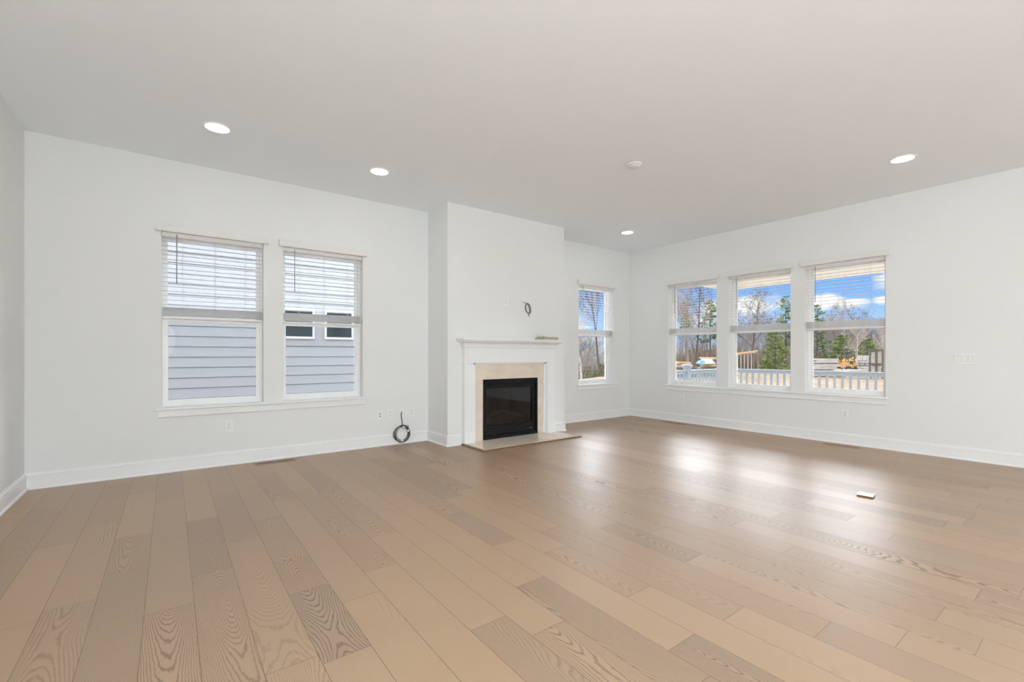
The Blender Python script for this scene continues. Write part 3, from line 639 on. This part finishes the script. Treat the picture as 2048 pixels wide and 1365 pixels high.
# ------------------------------------------------------------------ porch
PX, PY, PZ = 10.2, 5.42, -.09
struct(MB().box(XR_ + WT, PX + .18, -4, PY + .12, PZ - .2, PZ).build('floor_porch', M_DECK), 'porch deck')
pr = MB().box(XR_ + WT, PX + .35, -4, PY + .30, 2.86, 2.98); pr.box(PX - .09, PX + .09, -4, PY + .09, 2.62, 2.86); pr.box(XR_ + WT, PX - .09, PY - .09, PY + .09, 2.62, 2.86)
for i in range(30): pr.box(XR_ + WT, PX - .09, -4 + i * .32, -4 + i * .32 + .012, 2.852, 2.861)
struct(pr.build('ceiling_porch', M_CREAM), 'cream porch roof and beam')
def column(y, label):
    c = thing('porch_column', label, 'column', (PX, y, PZ))
    MB().box(-.08, .08, -.08, .08, .0, 2.71).build('shaft', M_EXTTRIM, c)
    MB().box(-.1, .1, -.1, .1, .0005, .2).build('base', M_EXTTRIM, c, bevel=.004); MB().box(-.1, .1, -.1, .1, 2.56, 2.708).build('capital', M_EXTTRIM, c, bevel=.004)
column(PY, 'white square porch column at the far corner of the porch'); column(-.3, 'white square porch column opposite the patio door')
RT = .825
def railing(p0, p1, label, nb_):
    p0 = Vector(p0); p1 = Vector(p1); L = (p1 - p0).length; a = math.atan2(p1.y - p0.y, p1.x - p0.x)
    r = thing('porch_railing', label, 'railing', (p0.x, p0.y, PZ), a)
    h = RT - PZ
    MB().box(0, L, -.040, .040, h - .030, h).box(0, L, -.022, .022, h - .085, h - .030).build('top_rail', M_RAIL, r, bevel=.004)
    MB().box(0, L, -.022, .022, .07, .12).build('bottom_rail', M_RAIL, r, bevel=.003)
    for i in range(nb_):
        x = L * (i + .5) / nb_; MB().box(x - .0175, x + .0175, -.0175, .0175, .12, h - .085).build('baluster', M_RAIL, r)
railing((PX, PY - .11), (PX, -.19), 'long pale vinyl porch railing parallel to the row of three windows', 43)
railing((8.64, PY), (PX - .11, PY), 'short porch railing section right of the capped post', 12)
railing((XR_ + WT + .02, PY), (8.50, PY), 'short porch railing section left of the capped post', 11)
po = thing('railing_post', 'pale porch railing post with a flared cap, seen in the left window of three', 'post', (8.57, PY, PZ))
MB().box(-.055, .055, -.055, .055, 0, .98).build('post_shaft', M_RAIL, po); MB().lathe([(.078, .93), (.085, .95), (.12, 1.0), (.12, 1.012), (.0005, 1.03)], 4, mat=Matrix.Rotation(PI / 4, 4, 'Z')).build('post_cap', M_RAIL, po)

# ------------------------------------------------------------------ land
def ss(a, b, x): t = max(0, min(1, (x - a) / (b - a))); return t * t * (3 - 2 * t)
def gz(x, y):
    w = 1.2 * math.sin(x * .21) + .8 * math.sin(x * .5 + 1)
    return -.38 - .5 * ss(13, 9, x) - 5.4 * ss(18.5, 36, y - .25 * (x - 20) + w * .6) - 1.0 * ss(42, 70, x) + .08 * math.sin(x * 1.3) * math.sin(y * 1.1) * ss(12, 20, x)
def grid(x0, x1, y0, y1, n, m, fz):
    vs = [(x0 + (x1 - x0) * i / n, y0 + (y1 - y0) * j / m, fz(x0 + (x1 - x0) * i / n, y0 + (y1 - y0) * j / m)) for j in range(m + 1) for i in range(n + 1)]
    return MB().add(vs, [(j * (n + 1) + i, j * (n + 1) + i + 1, (j + 1) * (n + 1) + i + 1, (j + 1) * (n + 1) + i) for j in range(m) for i in range(n)], 0, True)
M_GROUND = mat('straw_covered_soil', srgb(158, 136, 106), .95, noise=(1.6, srgb(124, 100, 74)), bump=1, bscale=6)
struct(grid(-40, 170, -90, 170, 150, 150, gz).build('ground', M_GROUND), 'straw-covered building plot')
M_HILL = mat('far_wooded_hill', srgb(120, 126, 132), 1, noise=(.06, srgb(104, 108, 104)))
hm = MB(); nn = 90; vs = []
for j, (rr, hh) in enumerate(((300, -8), (340, 2), (400, 1))):
    for i in range(nn + 1):
        a = math.radians(-20 + 140 * i / nn); zz = -8 if j == 0 else hh + (2.6 * math.sin(i * .31) + 1.4 * math.sin(i * .83 + 2) + 3.2 if j == 1 else 0)
        vs.append((rr * math.sin(a), rr * math.cos(a), zz))
hm.add(vs, [(j * (nn + 1) + i, j * (nn + 1) + i + 1, (j + 1) * (nn + 1) + i + 1, (j + 1) * (nn + 1) + i) for j in range(2) for i in range(nn)], 0, True)
struct(hm.build('hills', M_HILL), 'distant wooded ridge')

M_BARK = mat('grey_bark', srgb(168, 154, 142), .95, noise=(4, srgb(132, 118, 108), (1, 1, .2)))
M_BARKD = mat('dark_bark', srgb(110, 96, 84), .95, noise=(4, srgb(84, 74, 66), (1, 1, .2)))
M_BIRCH = mat('pale_bark', srgb(214, 206, 196), .9, noise=(3, srgb(170, 160, 150), (1, 1, 3)))
M_PINE = mat('pine_needles', srgb(112, 138, 72), .85, noise=(3, srgb(78, 104, 58)))
M_PINE2 = mat('yellow_green_needles', srgb(150, 168, 84), .85, noise=(3, srgb(104, 128, 66)))
M_BRUSH = mat('brushwood', srgb(150, 132, 116), .95, noise=(.5, srgb(118, 108, 98)))
M_LEAF = mat('dry_leaves', srgb(176, 130, 96), .9, noise=(3, srgb(150, 104, 76)))
def bare_mesh(seed, h, r0, m, spread=.5, first=.3, depth=4):
    rnd = random.Random(seed); mb = MB()
    def br(p, d, l, r, lv):
        n = 4 if lv < 2 else 2; pts = [p.copy()]; rr = [r]; q = p.copy(); dd = d.copy()
        for i in range(n):
            dd = (dd + Vector((rnd.uniform(-1, 1), rnd.uniform(-1, 1), rnd.uniform(-.3, .6))) * (.10 + .05 * lv)).normalized()
            q = q + dd * l / n; pts.append(q.copy()); rr.append(r * (1 - .72 * (i + 1) / n))
        mb.tube(pts, rr, 6 if lv == 0 else 3)
        if lv >= depth: return
        k = 13 if lv == 0 else (6 if lv == 1 else 4)
        for i in range(k):
            t = first + (1 - first) * (i + rnd.random()) / k if lv == 0 else rnd.uniform(.2, 1)
            f = min(t, .999) * n; j = int(f); p0 = pts[j].lerp(pts[j + 1], f - j); ax = rnd.uniform(0, 2 * PI)
            side = Vector((math.cos(ax), math.sin(ax), 0)); nd = (dd * .9 + side * rnd.uniform(spread, spread * 2) + Vector((0, 0, .25))).normalized()
            br(p0, nd, l * (rnd.uniform(.28, .46) if lv == 0 else rnd.uniform(.4, .65)) * (1.15 - .4 * t), max(r * .42 * (1.2 - t * .7), .010), lv + 1)
    br(Vector((0, 0, -.3)), Vector((0, 0, 1)), h, r0, 0)
    return mb
def conifer(name, label, x, y, h, R, mt, seed, z0=.12, dens=1.0, group=None, rise=.15):
    rnd = random.Random(seed); r = thing(name, label, 'tree', (x, y, gz(x, y)), 0, group)
    MB().tube([(0, 0, -.3), (.05, 0, h * .5), (0, 0, h)], [.02 * h * .6 + .05, .02 * h * .4, .01], 8).build('trunk', M_BARKD, r)
    f = MB(); b = MB(); nlev = int(h * 3.2)
    for i in range(nlev):
        t = z0 + (1 - z0) * i / nlev; z = h * t; rad = R * (1 - t) ** .75 * rnd.uniform(.75, 1.1) + .1
        for k in range(int(6 * dens) + 1):
            a = rnd.uniform(0, 2 * PI); L = rad * rnd.uniform(.7, 1.1); dirv = Vector((math.cos(a), math.sin(a), rise + rnd.uniform(-.12, .12))); e = Vector((0, 0, z)) + dirv * L
            b.tube([(0, 0, z), e], [.025, .006], 3)
            for q in range(int(9 * dens * (L + .4))):
                s = rnd.uniform(.25, 1.02); c0 = Vector((0, 0, z)) + dirv * L * s + Vector([rnd.uniform(-1, 1) for _ in range(3)]) * .14 * L ** .5
                w = Vector([rnd.uniform(-1, 1) for _ in range(3)]) * .10; u = Vector((dirv.x + rnd.uniform(-.8, .8), dirv.y + rnd.uniform(-.8, .8), rnd.uniform(-.1, .7))).normalized() * rnd.uniform(.14, .30)
                f.add([c0 - w, c0 + w, c0 + u + w * .3, c0 + u - w * .3], [(0, 1, 2, 3)], 0)
    b.build('branches', M_BARKD, r); fo = f.build('foliage', mt, r)
    return r
def at(px, D): t = (px - 1024) / 915.7; return D * (.5985 + .8011 * t), D * (.8011 - .5985 * t)
# bare trees of the wood beyond the plot
protos = []
for i, (s, h, r0, m) in enumerate(((1, 11, .13, M_BARK), (2, 12.5, .12, M_BARK), (5, 10, .10, M_BARK), (7, 12, .14, M_BARKD), (9, 9, .09, M_BARK))):
    me = bare_mesh(s, h, r0, m).build('bare_tree', m); protos.append(me)
rnd = random.Random(21); used = [False] * 5; zones = ((1340, 1440, 6, 48, 66), (1470, 1600, 22, 44, 66), (1600, 1800, 34, 44, 64), (1140, 1215, 9, 46, 80), (1800, 2080, 14, 45, 60))
for zi, (a, b_, n, d0, d1) in enumerate(zones):
    for i in range(n):
        px = a + (b_ - a) * (i + rnd.random()) / n; D = rnd.uniform(d0, d1); x, y = at(px, D); k = rnd.randrange(5)
        if used[k]: o = protos[k].copy(); C.objects.link(o)
        else: o = protos[k]; used[k] = True
        sc = rnd.uniform(.72, 1.0) * (.6, .5, .52, .75, .6)[zi]; o.scale = (sc, sc, sc * rnd.uniform(.9, 1.05)); o.location = (x, y, gz(x, y)); o.rotation_euler = (rnd.uniform(-.06, .06), rnd.uniform(-.06, .06), rnd.uniform(0, 6.28))
        lb = ['bare tree in the wood beyond the porch, seen in the left window of the three', 'bare grey tree in the wood seen in the middle window of the three', 'bare grey tree in the wood seen in the right window of the three',
              'bare tree on the slope seen through the single window beside the fireplace', 'bare tree in the wood beyond the patio door'][zi]
        tag(o, lb, 'tree', lb.replace('bare grey tree', 'bare trees').replace('bare tree', 'bare trees'))
# particular trees
def special_tree(px, D, h, r0, seed, m, label, lean=(0, 0), **kw):
    x, y = at(px, D); o = bare_mesh(seed, h, r0, m, **kw).build('bare_tree', m); o.location = (x, y, gz(x, y)); o.rotation_euler = (lean[0], lean[1], 0); tag(o, label, 'tree'); return o
special_tree(1392, 40, 7.6, .11, 31, M_BARKD, 'tall straight dark-trunked tree in the centre of the left window of the three', first=.4, spread=.7)
special_tree(1378, 37, 5.8, .10, 32, M_BARK, 'leaning forked bare tree behind the railing post', (.0, -.18), first=.5)
special_tree(1716, 41, 3.9, .08, 33, M_BIRCH, 'slender pale birch-like tree behind the yellow loader', first=.35)
special_tree(1760, 42, 4.2, .08, 34, M_BIRCH, 'pale leaning tree at the far right edge of the right window', (.05, .25), first=.3)
special_tree(1206, 40, 10.6, .11, 35, M_BARKD, 'bare tree arching across the upper panes of the window beside the fireplace', (.0, -.20), first=.45)
special_tree(1167, 44, 7.8, .2, 36, M_BIRCH, 'pale thick-trunked bare tree low in the window beside the fireplace', first=.45)
special_tree(1498, 42, 6.8, .10, 37, M_BARKD, 'dark bare tree with spreading limbs at the left of the middle window', (.0, .12), first=.35, spread=.8)
for (px, D, h, R, mt, sd, z0, dn, lb) in (
        (1550, 40, 4.0, 1.25, M_PINE2, 41, .05, 1.2, 'bushy yellow-green pine in the middle window of the three'),
        (1571, 46, 7.6, 1.5, M_PINE, 42, .35, .7, 'tall open pine at the right side of the middle window'),
        (1634, 43, 6.4, 1.3, M_PINE, 43, .2, .8, 'tall dark pine at the left edge of the right window'),
        (1685, 42, 3.7, 1.5, M_PINE2, 44, .05, 1.1, 'broad green pine behind the yellow loader'),
        (1733, 42, 3.4, 1.4, M_PINE2, 45, .05, 1.1, 'green pine behind the lumber at the right of the right window'),
        (1420, 44, 6.8, 1.5, M_PINE, 46, .4, .55, 'tall sparse pine at the right side of the left window of three'),
        (1372, 50, 8.3, 1.3, M_PINE, 47, .55, .5, 'tall sparse pine above the railing post')):
    x, y = at(px, D); conifer('pine_tree', lb, x, y, h, R, mt, sd, z0, dn)
for i, (px, D, h, R) in enumerate(((1172, 48, 4.5, 2.0), (1190, 56, 4.8, 2.2), (1202, 46, 3.8, 1.8), (1163, 60, 5.0, 2.2))):
    x, y = at(px, D); conifer('evergreen_shrub', 'dark green evergreen on the slope seen in the window beside the fireplace', x, y, h, R, M_PINE, 60 + i, .02, .8, 'evergreens on the slope')
# brushwood behind: one uncountable thicket
bw = MB(); rnd = random.Random(5)
for i in range(14000):
    px = rnd.uniform(1140, 1215) if i % 5 == 0 else (rnd.uniform(1335, 1470) if i % 5 == 1 else rnd.uniform(1330, 2100)); D = rnd.uniform(42, 62) if i % 5 == 1 else rnd.uniform(56, 90); x, y = at(px, D); z = gz(x, y); h = rnd.uniform(1.6, 4.4) + (1.5 if px < 1215 else 0) - (1.4 if i % 5 == 1 else 0)
    a = rnd.uniform(0, 6.28); tx, ty = rnd.uniform(-.9, .9), rnd.uniform(-.9, .9); w = rnd.uniform(.02, .06); c_, s_ = math.cos(a) * w, math.sin(a) * w
    bw.add([(x - c_, y - s_, z), (x + c_, y + s_, z), (x + tx * .3 - s_, y + ty * .3 + c_, z), (x + tx, y + ty, z + h)], [(0, 1, 3), (1, 2, 3), (2, 0, 3)])
tag(bw.build('brushwood', M_BRUSH), 'tangled grey-brown brushwood filling the wood behind the trees', 'brushwood', kind='stuff')

# ------------------------------------------------------------------ building-site things on the plot
M_LUM = mat('weathered_lumber', srgb(210, 206, 200), .9, noise=(3, srgb(176, 170, 163), (1, 8, 8)))
M_LUM2 = mat('fresh_lumber', srgb(226, 196, 150), .85, noise=(3, srgb(200, 166, 120), (1, 8, 8)))
M_LUMD = mat('dark_lumber', srgb(120, 112, 104), .9, noise=(3, srgb(92, 84, 78), (1, 8, 8)))
M_TARPW = mat('white_tarp', srgb(236, 238, 240), .7, noise=(3, srgb(210, 216, 222)))
M_TARPB = mat('blue_tarp', srgb(120, 176, 214), .7, noise=(3, srgb(92, 150, 196)))
M_YEL = mat('machine_yellow', srgb(232, 184, 112), .5, noise=(3, srgb(214, 162, 90)))
M_MDK = mat('machine_dark', (.05, .055, .06), .6, noise=(5, (.09, .09, .095)))
def stack(label, px0, px1, D, ztop, zbot, mt, seed, thick=.09, name='lumber_stack'):
    x0, y0 = at(px0, D); x1, y1 = at(px1, D); a = math.atan2(y1 - y0, x1 - x0); L = math.hypot(x1 - x0, y1 - y0); z = zbot; rnd = random.Random(seed)
    g = gz(x0, y0); r = thing(name, label, 'lumber stack', (x0, y0, g), a)
    zt = ztop - g; z = 0; i = 0
    while z < zt - .02:
        m = MB()
        if i % 5 == 4:
            for k in range(4): xx = L * (.1 + .26 * k); m.box(xx, xx + .09, -.6, .6, z, z + .05)
            m.build('spacer_row', M_LUMD, r); z += .05
        else:
            o0, o1 = rnd.uniform(-.1, .15), rnd.uniform(-.15, .1)
            for k in range(6): m.box(o0 + rnd.uniform(0, .06), L + o1 - rnd.uniform(0, .06), -.6 + k * .2, -.6 + k * .2 + .18, z, z + thick)
            m.build('board_layer', mt, r); z += thick + .006
        i += 1
    return r
stack('long stack of weathered boards at the left of the right window', 1618, 1667, 31, .82, 0, M_LUM, 1)
stack('low stack of weathered boards in front of the yellow loader', 1674, 1723, 28.6, .16, 0, M_LUM, 2)
stack('tall block-shaped stack of grey lumber right of the yellow loader', 1724, 1745, 31, .98, 0, M_LUM, 3, .16)
x, y = at(1754, 28.8); r = thing('timber_rack', 'dark upright wooden rack beside the tall lumber stack', 'rack', (x, y, gz(x, y)), math.radians(-62))
for xx in (-.36, -.02, .30): MB().box(xx - .05, xx + .05, -.05, .05, 0, 1.88).build('upright', M_LUMD, r)
MB().box(-.42, .36, -.05, .05, 1.78, 1.88).box(-.42, .36, -.05, .05, .9, 1.0).build('crossbar', M_LUMD, r)
MB().box(-.26, .22, .06, .10, .1, 1.7).build('panel', M_LUM, r)
# debris pile
def pile(px0, px1, D, ztop, seed, n, label):
    x0, y0 = at((px0 + px1) / 2, D); g = gz(x0, y0); W_ = (px1 - px0) / 915.7 * D; rnd = random.Random(seed); a = math.radians(-36.8)
    r = thing('lumber_pile', label, 'lumber pile', (x0, y0, g), a)
    for i in range(n):
        z = (ztop - g) * (i + .5) / n; L = rnd.uniform(.45, .95) * W_ * (1 - .3 * i / n); cx = rnd.uniform(-.5, .5) * (W_ - L); mm = Matrix.Translation((cx, rnd.uniform(-.8, .8), z)) @ Matrix.Rotation(rnd.uniform(-.3, .3), 4, 'Z') @ Matrix.Rotation(rnd.uniform(-.07, .07), 4, 'Y')
        MB().box(-L / 2, L / 2, -.1, .1, -.05, .05, 0, mm).build('board', [M_LUM, M_LUM2, M_LUMD, M_LUM][rnd.randrange(4)], r)
    return r, g
r, g = pile(1345, 1400, 31, .62, 4, 26, 'loose pile of scrap boards left of and behind the railing post')
r, g = pile(1392, 1470, 32, .90, 5, 34, 'higher pile of scrap boards at the right of the left window of three')
x, y = at(1406, 31); tp = thing('tarp', 'crumpled white and blue tarp lying on the scrap board pile', 'tarp', (x, y, .50), math.radians(-36.8)); tp.scale = (.8, .8, .6)
def tarp(mb, x0, x1, h, sd):
    n = 14; m = 8
    vs = []
    rr = random.Random(sd)
    for j in range(m + 1):
        for i in range(n + 1):
            u = i / n; v = j / m; e = (1 - (2 * u - 1) ** 4) * (1 - (2 * v - 1) ** 4); vs.append((x0 + (x1 - x0) * u, -.6 + 1.2 * v, h * e * (.85 + .3 * rr.random())))
    return mb.add(vs, [(j * (n + 1) + i, j * (n + 1) + i + 1, (j + 1) * (n + 1) + i + 1, (j + 1) * (n + 1) + i) for j in range(m) for i in range(n)], 0)
tarp(MB(), -.15, .85, .50, 1).build('white_sheet', M_TARPW, tp); tarp(MB(), -.45, .25, .36, 2).build('blue_sheet', M_TARPB, tp)
# slanting fresh boards on sticks, middle window
x, y = at(1484, 29); r = thing('board_trestle', 'slanting fresh timber boards on thin stakes at the left of the middle window', 'boards', (x, y, gz(x, y)), math.radians(-36.8))
for k, (h0, h1) in enumerate(((1.50, 1.72), (1.42, 1.62))):
    MB().box(-.6, 1.0, -.05 + k * .2, .07 + k * .2, -.03, .03, 0, Matrix.Translation((0, 0, (h0 + h1) / 2)) @ Matrix.Rotation(-.13, 4, 'Y')).build('board', M_LUM2, r)
for k in range(6): MB().box(-.5 + k * .22, -.47 + k * .22, .03, .07, 0, 1.44 + k * .03).build('stake', M_LUM, r)
# compact loader
x, y = at(1697, 32.5); lo = thing('wheel_loader', 'small yellow construction loader standing between the lumber stacks', 'loader', (x, y, gz(x, y)), math.radians(-36.8))
lo.scale = (.72, .72, .82)
MB().box(-.45, .30, -.55, .55, .62, 1.15).box(-.35, .15, -.5, .5, 1.15, 1.38).build('body', M_YEL, lo, bevel=.05)
MB().box(-.30, .05, -.56, .0, 1.0, 1.28).build('seat_console', M_MDK, lo)
fr_ = MB()
for (a, b_) in ((-.42, .0), (.22, .0)):
    for yy in (-.5, .5): fr_.cyl((a, yy, 1.1), (a * .8, yy, 2.05), .035, n=8)
fr_.box(-.45, .35, -.56, .56, 2.03, 2.10); fr_.build('roll_cage', M_MDK, lo)
for sx in (-.55, .42):
    for yy in (-.62, .62):
        wh = MB().cyl((sx, yy - .14, .42), (sx, yy + .14, .42), .42, n=24).build('wheel', M_MDK, lo); MB().cyl((sx, yy - .15, .42), (sx, yy + .15, .42), .2, n=16).build('wheel_hub', M_YEL, wh)
am = MB()
for yy in (-.45, .45): am.tube([(.2, yy, 1.3), (.8, yy, 1.55), (1.15, yy, .9)], .08, 6); am.tube([(-.6, yy, .9), (-.75, yy, 1.5), (-.5, yy, 1.2)], .08, 6)
am.build('lift_arm', M_YEL, lo); MB().add([(1.0, -.8, .5), (1.0, .8, .5), (1.5, .8, .5), (1.5, -.8, .5), (1.0, -.8, 1.1), (1.0, .8, 1.1)], [(0, 1, 2, 3), (0, 4, 5, 1), (0, 3, 4), (1, 5, 2)]).build('bucket', M_YEL, lo)
for xx in (-.36, .22): MB().lathe([(.0005, -.05), (.06, 0), (.0005, .05)], 10, mat=Matrix.Translation((xx, -.58, 2.12))).build('work_lamp', M_TARPW, lo)
